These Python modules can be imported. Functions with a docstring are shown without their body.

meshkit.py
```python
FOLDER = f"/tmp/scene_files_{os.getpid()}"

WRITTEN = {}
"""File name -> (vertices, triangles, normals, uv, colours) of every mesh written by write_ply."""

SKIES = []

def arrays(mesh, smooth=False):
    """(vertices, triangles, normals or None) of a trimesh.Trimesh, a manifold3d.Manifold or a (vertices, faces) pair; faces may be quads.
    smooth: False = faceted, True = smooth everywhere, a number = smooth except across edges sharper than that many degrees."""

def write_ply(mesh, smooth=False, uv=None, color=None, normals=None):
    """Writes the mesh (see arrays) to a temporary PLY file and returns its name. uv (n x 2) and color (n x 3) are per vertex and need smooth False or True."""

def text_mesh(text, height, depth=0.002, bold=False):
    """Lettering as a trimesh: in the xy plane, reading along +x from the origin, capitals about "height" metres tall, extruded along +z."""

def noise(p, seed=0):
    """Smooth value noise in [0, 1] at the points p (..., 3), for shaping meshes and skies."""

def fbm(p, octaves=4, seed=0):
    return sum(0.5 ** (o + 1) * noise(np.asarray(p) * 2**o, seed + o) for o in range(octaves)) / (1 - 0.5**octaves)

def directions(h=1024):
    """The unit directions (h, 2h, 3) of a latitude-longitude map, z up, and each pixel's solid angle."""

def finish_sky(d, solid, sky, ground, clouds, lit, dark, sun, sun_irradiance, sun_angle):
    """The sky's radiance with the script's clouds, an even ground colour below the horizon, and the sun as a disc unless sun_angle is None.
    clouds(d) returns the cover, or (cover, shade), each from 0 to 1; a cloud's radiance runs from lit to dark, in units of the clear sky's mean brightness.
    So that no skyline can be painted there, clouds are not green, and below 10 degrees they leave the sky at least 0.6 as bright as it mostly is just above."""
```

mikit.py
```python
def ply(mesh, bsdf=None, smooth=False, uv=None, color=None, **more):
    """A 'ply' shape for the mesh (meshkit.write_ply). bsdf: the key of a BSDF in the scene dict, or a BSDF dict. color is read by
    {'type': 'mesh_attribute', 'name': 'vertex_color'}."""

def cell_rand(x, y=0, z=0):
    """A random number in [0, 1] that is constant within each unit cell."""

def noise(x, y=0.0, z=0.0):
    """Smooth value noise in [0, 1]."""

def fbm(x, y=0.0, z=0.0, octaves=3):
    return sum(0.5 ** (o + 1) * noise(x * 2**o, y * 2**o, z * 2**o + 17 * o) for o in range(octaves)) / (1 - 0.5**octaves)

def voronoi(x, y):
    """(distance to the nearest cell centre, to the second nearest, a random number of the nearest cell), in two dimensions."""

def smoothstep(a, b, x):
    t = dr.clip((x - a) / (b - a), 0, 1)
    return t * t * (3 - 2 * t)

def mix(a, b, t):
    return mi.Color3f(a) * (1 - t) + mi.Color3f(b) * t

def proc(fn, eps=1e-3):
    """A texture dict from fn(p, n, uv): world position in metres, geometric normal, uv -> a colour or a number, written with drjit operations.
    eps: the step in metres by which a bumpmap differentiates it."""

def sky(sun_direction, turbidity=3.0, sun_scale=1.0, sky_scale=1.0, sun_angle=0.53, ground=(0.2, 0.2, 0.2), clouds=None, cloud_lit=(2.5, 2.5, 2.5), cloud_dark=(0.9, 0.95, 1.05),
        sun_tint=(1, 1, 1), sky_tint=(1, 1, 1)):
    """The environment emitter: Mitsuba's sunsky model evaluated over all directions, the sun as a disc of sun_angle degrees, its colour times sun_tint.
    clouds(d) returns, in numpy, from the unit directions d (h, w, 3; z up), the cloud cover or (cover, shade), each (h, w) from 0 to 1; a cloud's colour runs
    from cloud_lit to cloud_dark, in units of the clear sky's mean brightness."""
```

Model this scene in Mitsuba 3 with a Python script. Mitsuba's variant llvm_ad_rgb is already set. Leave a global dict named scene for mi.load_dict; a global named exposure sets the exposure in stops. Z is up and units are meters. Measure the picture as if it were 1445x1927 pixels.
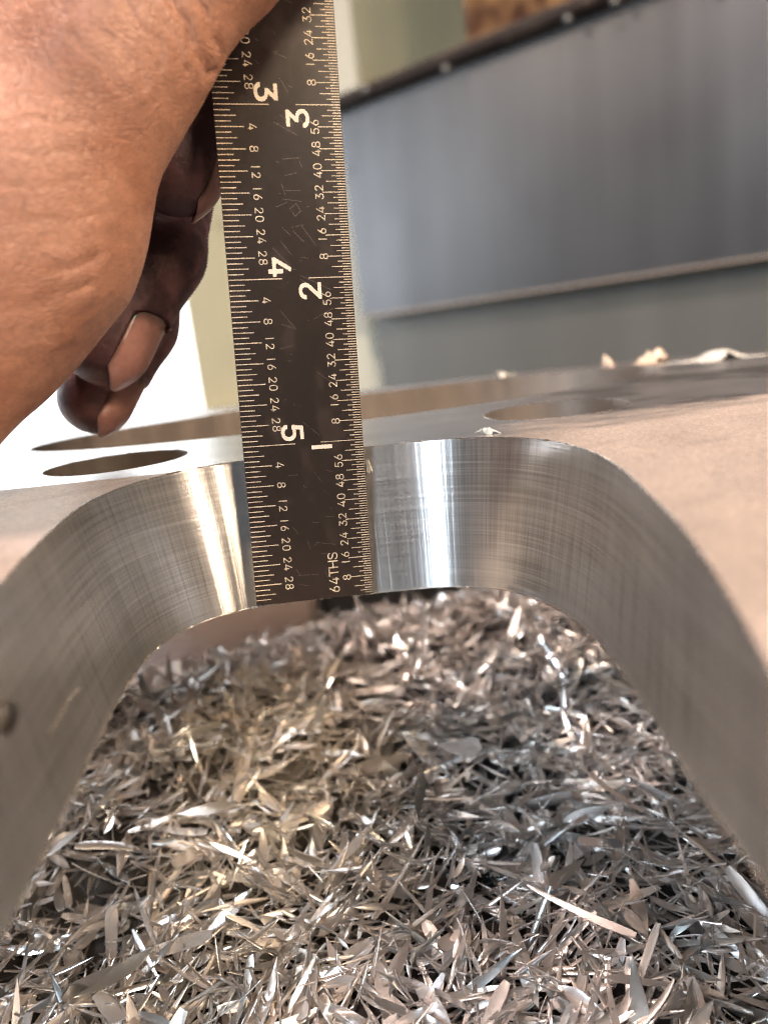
import math, random
import numpy as np
import trimesh
import drjit as dr
import mitsuba as mi
import mikit, meshkit
from mikit import proc, noise, fbm, voronoi, cell_rand, smoothstep, mix
from scipy.spatial import Delaunay
import shapely
from shapely.geometry import Polygon, Point, LineString

T = mi.ScalarTransform4f
MM = 0.001
scene, labels = {}, {}

# ------------------------------------------------------------------ camera
R_CAM = np.array([[0.994, -0.10934, 0.0], [-0.02657, -0.24153, 0.97003], [-0.10606, -0.96421, -0.24298]])  # columns: right, down, forward
EYE = np.array([0.0, 0.0, 0.0194])
fwd, up = R_CAM[:, 2], -R_CAM[:, 1]
scene['camera'] = {
    'type': 'thinlens', 'fov': 2 * math.degrees(math.atan(722.5 / 1400.0)), 'fov_axis': 'x',
    'aperture_radius': 0.00105, 'focus_distance': 0.1185, 'near_clip': 0.004, 'far_clip': 20.0,
    'to_world': T().look_at(origin=EYE.tolist(), target=(EYE + fwd).tolist(), up=up.tolist()),
}
exposure = -0.12


def facing(name, centre, size, aim, rgb, label, category='lamp'):
    """A lamp: a housing with a lit diffuser whose face looks at aim; the tube runs along the first size."""
    c, aim = np.array(centre, float), np.array(aim, float)
    z = aim - c
    z /= np.linalg.norm(z)
    x = np.cross([0, 0, 1.0], z) if abs(z[2]) < 0.98 else np.array([1.0, 0, 0])
    x /= np.linalg.norm(x)
    y = np.cross(z, x)
    m = np.eye(4)
    m[:3, 0], m[:3, 1], m[:3, 2], m[:3, 3] = x, y, z, c
    w, h = size
    b = trimesh.creation.box((w + 0.02, h + 0.02, 0.03))
    b.apply_translation([0, 0, -0.018])
    b.apply_transform(m)
    scene[name + '__housing'] = mikit.ply(b, 'paint_grey')
    q = trimesh.Trimesh([[-w / 2, -h / 2, 0], [w / 2, -h / 2, 0], [w / 2, h / 2, 0], [-w / 2, h / 2, 0]], [[0, 1, 2], [0, 2, 3]], process=False)
    q.apply_transform(m)
    scene[name + '__diffuser'] = {**mikit.ply(q, 'lamp_face'), 'emitter': {'type': 'area', 'radiance': {'type': 'rgb', 'value': list(rgb)}}}
    labels[name] = {'label': label, 'category': category}


scene['paint_grey'] = {'type': 'principled', 'base_color': {'type': 'rgb', 'value': [0.25, 0.25, 0.25]}, 'roughness': 0.5}
scene['lamp_face'] = {'type': 'diffuse', 'reflectance': {'type': 'rgb', 'value': [0.6, 0.6, 0.6]}}
facing('work_lamp', (0.535, -0.28, 0.37), (0.18, 0.11), (0, 0.12, 0), (82, 62, 46), 'warm white work lamp to the right behind the viewer')
facing('heap_fill_lamp', (0.325, -0.433, 0.47), (0.09, 0.16), (0, 0.12, 0), (92, 71, 50), 'added warm upright fill lamp behind the viewer, left of the work lamp')  # unseen fill light, added to warm the heap
facing('overhead_fill_lamp', (-0.09, 0.11, 0.78), (0.15, 0.12), (0, 0.10, 0), (158, 120, 104), 'added pinkish white fill lamp high above the slot')  # unseen fill light, added from above to brighten the near heap
facing('led_bar_lamp', (-0.25, -0.58, 0.36), (0.17, 0.34), (0, 0.12, 0), (17, 21, 25), 'cool white upright light bar behind the viewer')
facing('tube_lamp', (-0.08, 0.70, 0.62), (0.30, 0.06), (0, 0.2, 0), (14, 15.5, 17), 'cool white tube lamp above the sheet metal wall')
facing('ceiling_lamp', (-0.52, 0.38, 0.62), (0.22, 0.16), (0, 0.15, 0), (22, 17, 13.5), 'warm ceiling lamp at the left inside the machine enclosure')

# added spot in a housing, put in to throw a gold patch on the heap
_p, _q = np.array([0.10, -0.50, 0.34]), np.array([-0.036, 0.148, -0.077])
_z = (_q - _p) / np.linalg.norm(_q - _p)
scene['added_spot__beam'] = {'type': 'spot', 'to_world': T().look_at(origin=_p.tolist(), target=_q.tolist(), up=[0, 0, 1]), 'cutoff_angle': 3.1, 'beam_width': 0.5,
                        'intensity': {'type': 'rgb', 'value': [2.3, 1.68, 1.02]}}
_m = trimesh.creation.revolve(np.array([[0, -0.12], [0.011, -0.12], [0.012, -0.05], [0.012, -0.04], [0.017, -0.02], [0.017, -0.002], [0, -0.004]]), sections=32)
_x = np.cross([0, 0, 1.0], _z)
_x /= np.linalg.norm(_x)
_f = np.eye(4)
_f[:3, 0], _f[:3, 1], _f[:3, 2], _f[:3, 3] = _x, np.cross(_z, _x), _z, _p
_m.apply_transform(_f)
scene['added_spot__body'] = mikit.ply(_m, 'paint_grey', 30)
labels['added_spot'] = {'label': 'added spot lamp behind the viewer shining a golden patch on the heap', 'category': 'added_spot'}


def rgb(*v):
    return {'type': 'rgb', 'value': list(v)}


# ------------------------------------------------------------------ materials
def hair_lines(x, across, seed):
    """Thin machining marks: x along the lines (metres), across them."""
    return noise(across * 9000.0, x * 60.0, seed) * 0.6 + noise(across * 3500.0, x * 25.0, seed + 5) * 0.4


def wall_marks(p, n, uv):       # uv in metres: along the wall, up the wall
    s, z = uv.x, uv.y
    v = noise(s * 1900.0, z * 30.0, 9.0) + 0.7 * noise(s * 4200.0, z * 60.0, 5.0) + 0.5 * noise(s * 900.0, z * 12.0, 15.0)
    h = noise(z * 3300.0, s * 40.0, 3.0)
    return (v + h * 1.5) * 9e-6


def wall_tone(p, n, uv):
    s, z = uv.x, uv.y
    streak = fbm(s * 300.0, z * 16.0, 2.0, 4)
    lines = noise(z * 5600.0, s * 75.0, 6.0) * 0.6 + noise(z * 2900.0, s * 45.0, 16.0) * 0.4
    ups = noise(s * 4600.0, z * 70.0, 26.0)
    blot = fbm(s * 90.0, z * 110.0, 8.0, 3)
    deep = smoothstep(0.80, 0.92, noise(z * 1500.0 + s * 60.0, s * 50.0, 21.0)) - smoothstep(0.80, 0.92, noise(s * 1300.0, z * 60.0, 33.0))
    v = 0.70 + 0.14 * (streak - 0.5) + 0.34 * (lines - 0.5) * (0.3 + 1.5 * fbm(s * 70.0, z * 100.0, 41.0, 2)) + 0.20 * (ups - 0.5) + 0.22 * (blot - 0.5) + 0.12 * deep
    return mi.Color3f(0.96, 0.94, 0.91) * dr.clip(v, 0.12, 1.0)


scene['wall_mirror'] = {'type': 'bumpmap', 't': proc(wall_marks, 2e-5), 'scale': 1.0, 'b': {
    'type': 'roughconductor', 'material': 'Al', 'distribution': 'ggx', 'alpha_u': 0.042, 'alpha_v': 0.42, 'specular_reflectance': proc(wall_tone)}}
scene['wall_satin'] = {'type': 'principled', 'base_color': proc(wall_tone), 'metallic': 0.6, 'roughness': 0.55, 'specular': 0.5}
scene['wall_metal'] = {'type': 'twosided', 'b': {'type': 'blendbsdf', 'weight': 0.16, 'a': {'type': 'ref', 'id': 'wall_mirror'}, 'b': {'type': 'ref', 'id': 'wall_satin'}}}


def top_marks(p, n, uv):
    a, b = p.x * 0.94 + p.y * 0.34, p.y * 0.94 - p.x * 0.34
    return (noise(b * 5000.0, a * 90.0) + 0.6 * fbm(p.x * 900.0, p.y * 900.0, 0.0, 3) + 1.2 * smoothstep(0.86, 0.95, noise(b * 1800.0, a * 60.0, 4.0))) * 1.4e-6


def top_tone(p, n, uv):
    v = 0.75 + 0.3 * fbm(p.x * 70.0, p.y * 150.0, 1.0, 4)
    grime_shade = smoothstep(0.50, 0.72, fbm(p.x * 60.0 + 4.0, p.y * 90.0, 7.0, 4)) * smoothstep(0.02, 0.05, p.x)
    return mi.Color3f(0.95, 0.93, 0.90) * v * (1 - 0.45 * grime_shade)


scene['top_turned'] = {'type': 'bumpmap', 't': proc(top_marks, 3e-5), 'scale': 1.0, 'b': {
    'type': 'roughconductor', 'material': 'Al', 'distribution': 'ggx', 'alpha': 0.10, 'specular_reflectance': proc(top_tone)}}


def blast_bump(p, n, uv):
    return (noise(p.x * 5200.0, p.y * 5200.0, p.z * 5200.0) + 0.7 * noise(p.x * 2300.0, p.y * 2300.0, p.z * 2300.0)) * 2.2e-5


def blast_tone(p, n, uv):
    v = 0.9 + 0.25 * (fbm(p.x * 120.0, p.y * 120.0, 0.0, 4) - 0.5) + 0.34 * (noise(p.x * 3000.0, p.y * 3000.0, 3.0) - 0.5)
    scuff = smoothstep(0.66, 0.74, fbm(p.x * 25.0 + p.y * 60.0, p.y * 210.0 - p.x * 120.0, 2.0, 3))
    return mi.Color3f(0.49, 0.412, 0.355) * v * (1 - 0.10 * scuff)


scene['blasted'] = {'type': 'bumpmap', 't': proc(blast_bump, 2e-5), 'scale': 1.0, 'b': {
    'type': 'principled', 'base_color': proc(blast_tone), 'metallic': 0.45, 'roughness': 0.50, 'specular': 0.5}}
scene['blasted_metal'] = {'type': 'twosided', 'b': {'type': 'ref', 'id': 'blasted'}}


def arm_share(p, n, uv):
    """Where the sandy arms begin: a crisp step on the left arm, a rubbed, soft border on the right."""
    x, y = p.x * 1000.0, p.y * 1000.0
    left = smoothstep(0.5, -0.5, y - 119.2 + (x + 40.0) * 0.03) * smoothstep(0.0, -8.0, x)
    ragged = (fbm(x * 0.07, y * 0.16, 3.0, 4) - 0.5) * 26.0
    right = smoothstep(7.0, -9.0, y - 122.0 - (x - 20.0) * 0.17 + ragged) * smoothstep(10.0, 24.0, x)
    return dr.maximum(left, right) * 0.97 + 0.03


scene['top_metal'] = {'type': 'twosided', 'b': {'type': 'blendbsdf', 'weight': proc(arm_share), 'a': {'type': 'ref', 'id': 'top_turned'}, 'b': {'type': 'ref', 'id': 'blasted'}}}
scene['bore_metal'] = {'type': 'twosided', 'b': {'type': 'principled', 'base_color': proc(lambda p, n, uv: mi.Color3f(0.40, 0.345, 0.30) * (0.55 + 0.9 * fbm(p.x * 160.0 + p.y * 160.0, p.z * 30.0, p.y * 90.0, 4))), 'metallic': 0.8, 'roughness': 0.4}}
scene['burr_metal'] = {'type': 'principled', 'base_color': rgb(0.75, 0.70, 0.64), 'metallic': 1.0, 'roughness': 0.3}


def steel_tone(p, n, uv):
    v = 0.9 + 0.25 * (fbm(p.x * 500.0, p.z * 250.0, p.y * 100.0, 4) - 0.5)
    rub = smoothstep(0.6, 0.8, fbm(p.x * 260.0, p.z * 160.0, 5.0, 3))
    return mi.Color3f(0.028, 0.0205, 0.0175) * v + mi.Color3f(0.012, 0.009, 0.008) * rub


scene['rule_metal'] = {'type': 'twosided', 'b': {'type': 'principled', 'base_color': proc(steel_tone), 'metallic': 0.0, 'roughness': 0.27, 'specular': 0.3}}


def mark_tone(p, n, uv):
    return mi.Color3f(0.54, 0.445, 0.335) * (0.55 + 0.75 * noise(p.x * 2500.0, p.y * 2500.0, p.z * 2500.0))


scene['mark_fill'] = {'type': 'twosided', 'b': {'type': 'principled', 'base_color': proc(mark_tone), 'roughness': 0.5, 'metallic': 0.2}}
scene['numeral_fill'] = {'type': 'twosided', 'b': {'type': 'principled', 'base_color': rgb(0.66, 0.575, 0.47), 'roughness': 0.5}}
scene['scratch_fill'] = {'type': 'twosided', 'b': {'type': 'principled', 'base_color': rgb(0.115, 0.092, 0.08), 'roughness': 0.4, 'metallic': 0.5}}

CHIP_TONES = {'chip_bright': ((0.97, 0.95, 0.93), 0.035), 'chip_satin': ((0.94, 0.905, 0.875), 0.10), 'chip_matte': ((0.87, 0.805, 0.76), 0.25), 'chip_dull': ((0.62, 0.62, 0.60), 0.11)}
for k, (c, r) in CHIP_TONES.items():
    scene[k] = {'type': 'twosided', 'b': {'type': 'principled', 'base_color': rgb(*c), 'metallic': 0.93, 'roughness': r ** 0.5}}


# ------------------------------------------------------------------ helpers
def grid_faces(nu, nv, flip=False):
    i, j = np.meshgrid(np.arange(nu - 1), np.arange(nv - 1), indexing='ij')
    a = (i * nv + j).ravel()
    q = np.stack([a, a + nv, a + nv + 1, a + 1], 1)
    if flip:
        q = q[:, ::-1]
    return np.vstack([q[:, [0, 1, 2]], q[:, [0, 2, 3]]])


def box_mesh(lo, hi, bevel=0.0):
    lo, hi = np.array(lo, float), np.array(hi, float)
    if bevel <= 0:
        return trimesh.creation.box(bounds=[lo, hi])
    pts = []
    for k in range(3):
        b = np.full(3, bevel)
        b[k] = 0
        for s in np.ndindex(2, 2, 2):
            pts.append(np.where(s, hi - b, lo + b))
    return trimesh.convex.convex_hull(np.array(pts))


def resample(pts, step, closed=False):
    pts = np.asarray(pts, float)
    if closed:
        pts = np.vstack([pts, pts[:1]])
    d = np.r_[0, np.cumsum(np.linalg.norm(np.diff(pts, axis=0), axis=1))]
    n = max(int(round(d[-1] / step)), 2)
    s = np.linspace(0, d[-1], n + 1)
    out = np.stack([np.interp(s, d, pts[:, k]) for k in range(pts.shape[1])], 1)
    return out[:-1] if closed else out


def spline(pts, n):
    from scipy.interpolate import PchipInterpolator, CubicSpline
    pts = np.asarray(pts, float)
    t = np.r_[0, np.cumsum(np.sqrt(np.linalg.norm(np.diff(pts, axis=0), axis=1)))]
    c = CubicSpline(t, pts)(np.linspace(0, t[-1], n * 6))
    from scipy.ndimage import gaussian_filter1d
    return gaussian_filter1d(c, n * 0.11, axis=0, mode='nearest')[:]


# ------------------------------------------------------------------ the setting behind
def wall_olive(p, n, uv):
    v = 0.9 + 0.2 * (fbm(p.x * 6.0, p.z * 6.0, 0.0, 3) - 0.5)
    spot = smoothstep(0.72, 0.80, fbm(p.x * 14.0, p.z * 14.0, 3.0, 3))
    return mi.Color3f(0.80, 0.715, 0.46) * v * (1 - 0.25 * spot)


def rust_tone(p, n, uv):
    a = fbm(p.x * 35.0, p.z * 35.0, p.y * 35.0, 4)
    return mix((0.07, 0.018, 0.009), (0.46, 0.27, 0.12), smoothstep(0.35, 0.65, a))


def rail_tone(p, n, uv):
    a = fbm(p.x * 40.0, p.z * 90.0, p.y * 40.0, 4)
    return mix((0.030, 0.019, 0.015), (0.14, 0.10, 0.07), smoothstep(0.5, 0.75, a))


def sheet_tone(p, n, uv):
    s = p.x * 0.8 - p.y * 0.6
    v = 0.9 + 0.42 * (fbm(s * 26.0, p.z * 1.6, 0.0, 4) - 0.5) + 0.5 * (fbm(s * 7.0, p.z * 6.0, 4.0, 3) - 0.5)
    return mi.Color3f(0.168, 0.176, 0.186) * v


def sheet_low_tone(p, n, uv):
    s = p.x * 0.8 - p.y * 0.6
    return mi.Color3f(0.17, 0.175, 0.165) * (0.9 + 0.3 * (fbm(s * 16.0, p.z * 2.0, 0.0, 3) - 0.5))


scene['olive_paint'] = {'type': 'twosided', 'b': {'type': 'principled', 'base_color': proc(wall_olive), 'roughness': 0.55}}
scene['cream_paint'] = {'type': 'twosided', 'b': {'type': 'principled', 'base_color': rgb(0.74, 0.77, 0.66), 'roughness': 0.4}}
scene['rusty_steel'] = {'type': 'twosided', 'b': {'type': 'principled', 'base_color': proc(rust_tone), 'roughness': 0.7}}
scene['rail_steel'] = {'type': 'twosided', 'b': {'type': 'principled', 'base_color': proc(rail_tone), 'roughness': 0.6, 'metallic': 0.2}}
scene['rail_strip'] = {'type': 'twosided', 'b': {'type': 'principled', 'base_color': rgb(0.20, 0.22, 0.22), 'roughness': 0.4, 'metallic': 0.5}}
scene['sheet_metal'] = {'type': 'twosided', 'b': {'type': 'principled', 'base_color': proc(sheet_tone), 'roughness': 0.42, 'metallic': 0.85}}
scene['sheet_metal_low'] = {'type': 'twosided', 'b': {'type': 'principled', 'base_color': proc(sheet_low_tone), 'roughness': 0.5, 'metallic': 0.3}}
scene['worn_lip'] = {'type': 'principled', 'base_color': rgb(0.42, 0.36, 0.31), 'roughness': 0.4, 'metallic': 0.5}
scene['bolt_metal'] = {'type': 'principled', 'base_color': rgb(0.32, 0.32, 0.31), 'roughness': 0.45, 'metallic': 0.9}
scene['dark_block'] = {'type': 'principled', 'base_color': rgb(0.035, 0.037, 0.037), 'roughness': 0.6}
scene['tan_block'] = {'type': 'principled', 'base_color': rgb(0.48, 0.385, 0.335), 'roughness': 0.55, 'metallic': 0.2}
scene['tray_paint'] = {'type': 'principled', 'base_color': rgb(0.16, 0.16, 0.15), 'roughness': 0.6}

# chip tray that everything stands in
scene['floor'] = mikit.ply(box_mesh((-1.6, -1.2, -0.30), (1.6, 2.2, -0.26)), 'tray_paint')
labels['floor'] = {'label': 'grey floor of the machine tray under the heap of chips', 'kind': 'structure'}

# right-hand wall of sheet metal: runs to the left and away
WD = np.array([0.8, -0.6, 0.0])          # along the wall, to the right and nearer
WN = np.array([-0.6, -0.8, 0.0])         # out of the wall, towards the viewer
P0 = np.array([0.006, 1.0, 0.0])


def wall_box(s0, s1, z0, z1, d0, d1, slant=0.0, bevel=0.002):
    """A box on the wall: s along it, z up, d out of it; slant leans its left end."""
    m = box_mesh((s0, d0, z0), (s1, d1, z1), bevel)
    v = np.array(m.vertices)
    v[:, 2] += v[:, 0] * (0.024 + 0.08 * np.maximum(v[:, 2] - 0.03, -0.05))                    # the whole wall stands a little out of level
    v[:, 0] += np.where(v[:, 0] < (s0 + s1) / 2, slant * (v[:, 2] - z0), 0)
    m.vertices = P0 + v[:, :1] * WD + v[:, 1:2] * WN + v[:, 2:] * [0, 0, 1.0]
    if m.volume < 0:
        m.invert()
    return m


scene['sheet_metal_wall__upper_panel'] = mikit.ply(wall_box(0.0, 1.15, 0.030, 0.272, 0.0, 0.012, -0.02), 'sheet_metal')
scene['sheet_metal_wall__lower_panel'] = mikit.ply(wall_box(0.006, 1.15, -0.26, 0.0365, -0.022, -0.014, -0.02), 'sheet_metal_low')
scene['sheet_metal_wall__lip'] = mikit.ply(wall_box(0.004, 1.15, 0.0295, 0.0330, 0.0125, 0.0165, 0, 0.001), 'worn_lip')
for i, (s, z) in enumerate([(0.012, 0.205)]):
    sp = trimesh.creation.icosphere(2, 0.003)
    sp.vertices = sp.vertices * [1, 0.5, 1]
    sp.apply_translation(P0 + WD * s + WN * 0.0125 + [0, 0, z])
    scene['sheet_metal_wall__rivet' + (f'_{i:03d}' if i else '')] = mikit.ply(sp, 'sheet_metal', True)
labels['sheet_metal_wall'] = {'label': 'streaky grey sheet metal wall with a stepped lower panel, right of the rule', 'category': 'metal panel'}

scene['rail__beam'] = mikit.ply(wall_box(-0.03, 1.15, 0.2725, 0.2825, -0.02, 0.035, 0, 0.003), 'rail_steel')
scene['rail__strip'] = mikit.ply(wall_box(-0.03, 1.15, 0.2830, 0.2885, -0.02, 0.022, 0, 0.003), 'rail_strip')
scene['rail__top_edge'] = mikit.ply(wall_box(-0.01, 1.15, 0.2890, 0.2935, -0.02, 0.010, 0, 0.003), 'rusty_steel')
for i, (s, z) in enumerate([(0.165, 0.274), (0.30, 0.281), (0.345, 0.282), (0.06, 0.280), (0.43, 0.281)]):
    sp = trimesh.creation.icosphere(2, 0.0038)
    sp.vertices = sp.vertices * [1, 0.7, 1]
    sp.apply_translation(P0 + WD * s + WN * 0.036 + [0, 0, z])
    scene['rail__bolt' + (f'_{i:03d}' if i else '')] = mikit.ply(sp, 'bolt_metal', True)
labels['rail'] = {'label': 'rusty steel rail with bolts running along the top of the sheet metal wall', 'category': 'rail'}

# painted enclosure behind: olive wall, cream corner post, rust-stained plate
scene['enclosure_wall__panel'] = mikit.ply(box_mesh((-0.315, 1.40, -0.26), (0.60, 1.42, 0.9), 0.003), 'olive_paint')
scene['enclosure_wall__base_strip'] = mikit.ply(box_mesh((-0.312, 1.388, -0.26), (0.30, 1.398, -0.085), 0.002), 'olive_paint')
labels['enclosure_wall'] = {'label': 'olive beige painted wall seen on both sides of the rule', 'category': 'wall'}
scene['corner_post'] = mikit.ply(box_mesh((-0.055, 1.045, -0.26), (0.030, 1.06, 0.42), 0.004), 'cream_paint')
labels['corner_post'] = {'label': 'pale cream upright strip between the rule and the sheet metal wall', 'category': 'post'}
m = box_mesh((0.165, 1.02, 0.312), (0.62, 1.035, 0.60), 0.003)
scene['rusty_plate'] = mikit.ply(m, 'rusty_steel')
labels['rusty_plate'] = {'label': 'brown rusty plate above the rail at the top of the picture', 'category': 'metal plate'}

for i, q in enumerate([[[-1.1, 1.5, -0.25], [-0.3, 1.5, -0.25], [-0.3, 1.5, 0.6], [-1.1, 1.5, 0.6]], [[-1.15, 0.45, -0.1], [-1.15, 1.46, -0.1], [-1.15, 1.46, 0.6], [-1.15, 0.45, 0.6]]]):
    q = trimesh.Trimesh(q, [[0, 1, 2], [0, 2, 3]], process=False)
    scene['window__pane' + (f'_{i:03d}' if i else '')] = {**mikit.ply(q, 'lamp_face'), 'emitter': {'type': 'area', 'radiance': rgb(3.2, 3.3, 3.3) if i == 0 else rgb(4.4, 4.6, 4.9)}}
scene['window__frame'] = mikit.ply(trimesh.util.concatenate([box_mesh((-1.19, 1.47, -0.26), (-1.11, 1.52, 0.64)), box_mesh((-1.11, 1.48, 0.6), (-0.3, 1.52, 0.64)), box_mesh((-1.19, 0.45, 0.6), (-1.15, 1.47, 0.64)), box_mesh((-1.19, 0.40, -0.26), (-1.15, 0.45, 0.64))]), 'cream_paint')
labels['window'] = {'label': 'glaring white lit window behind the fingers at left', 'category': 'window'}

# blocks that carry the plate at the back, seen under it beyond the heap
scene['riser_block'] = mikit.ply(box_mesh((-0.25, 0.262, -0.26), (-0.030, 0.30, -0.0245), 0.002), 'tan_block')
labels['riser_block'] = {'label': 'blurred tan metal block under the plate behind the left of the heap', 'category': 'block'}
scene['clamp_block'] = mikit.ply(box_mesh((-0.028, 0.275, -0.26), (0.20, 0.33, -0.0245), 0.002), 'dark_block')
labels['clamp_block'] = {'label': 'dark blurred block under the plate behind the right of the heap', 'category': 'block'}

# ------------------------------------------------------------------ the machined plate
TH = 24.0
TOP = [(-30, 22), (-33.5, 48), (-37, 64), (-39.2, 74), (-40.3, 84), (-41.0, 95), (-41.2, 106), (-40.3, 113.5), (-36, 118.9), (-29, 121.4), (-22, 122.3), (-11, 123.6), (-1, 123.9),
       (12.5, 122.3), (18.5, 120.6), (23.0, 116.9), (26.6, 110), (28.6, 101), (29.2, 91.5), (28.6, 81), (26.8, 69), (25.7, 60), (25.4, 50), (25.3, 40), (25.3, 22)]
BOT = [(-32, 22), (-33.2, 48), (-34.4, 60), (-35.6, 73), (-36.8, 87), (-37.2, 97), (-36.4, 104.5), (-34.2, 110.2), (-30.6, 114.3), (-26, 117), (-20, 118.4), (-12, 118.6), (-3.5, 118.0),
       (4.6, 117.9), (9.9, 117.2), (15.5, 115), (19.6, 111.6), (23.1, 105.5), (25.4, 98.5), (26.5, 88.5), (26.2, 75.5), (25.7, 66.5), (25.4, 54), (25.3, 47), (25.3, 40), (25.3, 22)]


def curve(pts, n=260):
    c = spline(pts, 60)
    return resample(c, 1.0)[:], c


def dense(pts, n):
    c = spline(pts, 60)
    d = np.r_[0, np.cumsum(np.linalg.norm(np.diff(c, axis=0), axis=1))]
    s = np.linspace(0, d[-1], n)
    return np.stack([np.interp(s, d, c[:, k]) for k in range(2)], 1)


NS = 420
bot_c = dense(BOT, NS)
_t = np.gradient(bot_c, axis=0)
_t /= np.linalg.norm(_t, axis=1, keepdims=True)
_out = np.stack([-_t[:, 1], _t[:, 0]], 1)              # away from the slot: the cutter left a slight draft
from scipy.ndimage import gaussian_filter1d
_off = gaussian_filter1d(np.array([LineString(dense(TOP, NS)).distance(Point(*q)) for q in bot_c]), 22, mode='nearest')
top_c = bot_c + _out * _off[:, None]


def z_top(x, y):
    """Height of the plate's upper surface in mm: flat hub, arms that fall away a little towards the viewer."""
    left = -np.maximum(0, 119.0 - y) * 0.02 * np.clip((-x - 5) / 20, 0, 1)
    right = -(np.maximum(0, 110.0 - y) * 0.015 + 0.0125 * np.maximum(0, 68.0 - y) ** 2) * np.clip((x - 2) / 15, 0, 1)
    right = np.maximum(right, -16)
    return left + right


NZ = 40
rng = np.random.default_rng(5)
tz = z_top(top_c[:, 0], top_c[:, 1])
w_ = np.linspace(0, 1, NZ)
V = np.zeros((NS, NZ, 3))
V[:, :, :2] = top_c[:, None] * (1 - w_)[None, :, None] + bot_c[:, None] * w_[None, :, None]
V[:, :, 2] = tz[:, None] * (1 - w_)[None] + -TH * w_[None]
arc = np.r_[0, np.cumsum(np.linalg.norm(np.diff(top_c, axis=0), axis=1))]
uvw = np.stack(np.broadcast_arrays(arc[:, None] * MM, V[:, :, 2] * MM), -1).reshape(-1, 2)
scene['machined_plate__slot_wall'] = mikit.ply(trimesh.Trimesh(V.reshape(-1, 3) * MM, grid_faces(NS, NZ), process=False), 'wall_metal', True, uv=uvw)

OUT = [(25.3, 22), (60, 20), (115, 40), (150, 100), (158, 170), (140, 205), (117, 224), (84, 238), (45, 244), (0, 241), (-50, 232), (-88, 212), (-104, 175), (-112, 120), (-95, 50), (-60, 20), (-30, 22)]
outer = resample(np.array(OUT), 2.5)


def ellipse(cx, cy, a, b, rot, n=120):
    t = np.arange(n) * 2 * np.pi / n
    x, y = a * np.cos(t), b * np.sin(t)
    c, s = math.cos(rot), math.sin(rot)
    return np.stack([cx + x * c - y * s, cy + x * s + y * c], 1)


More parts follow.
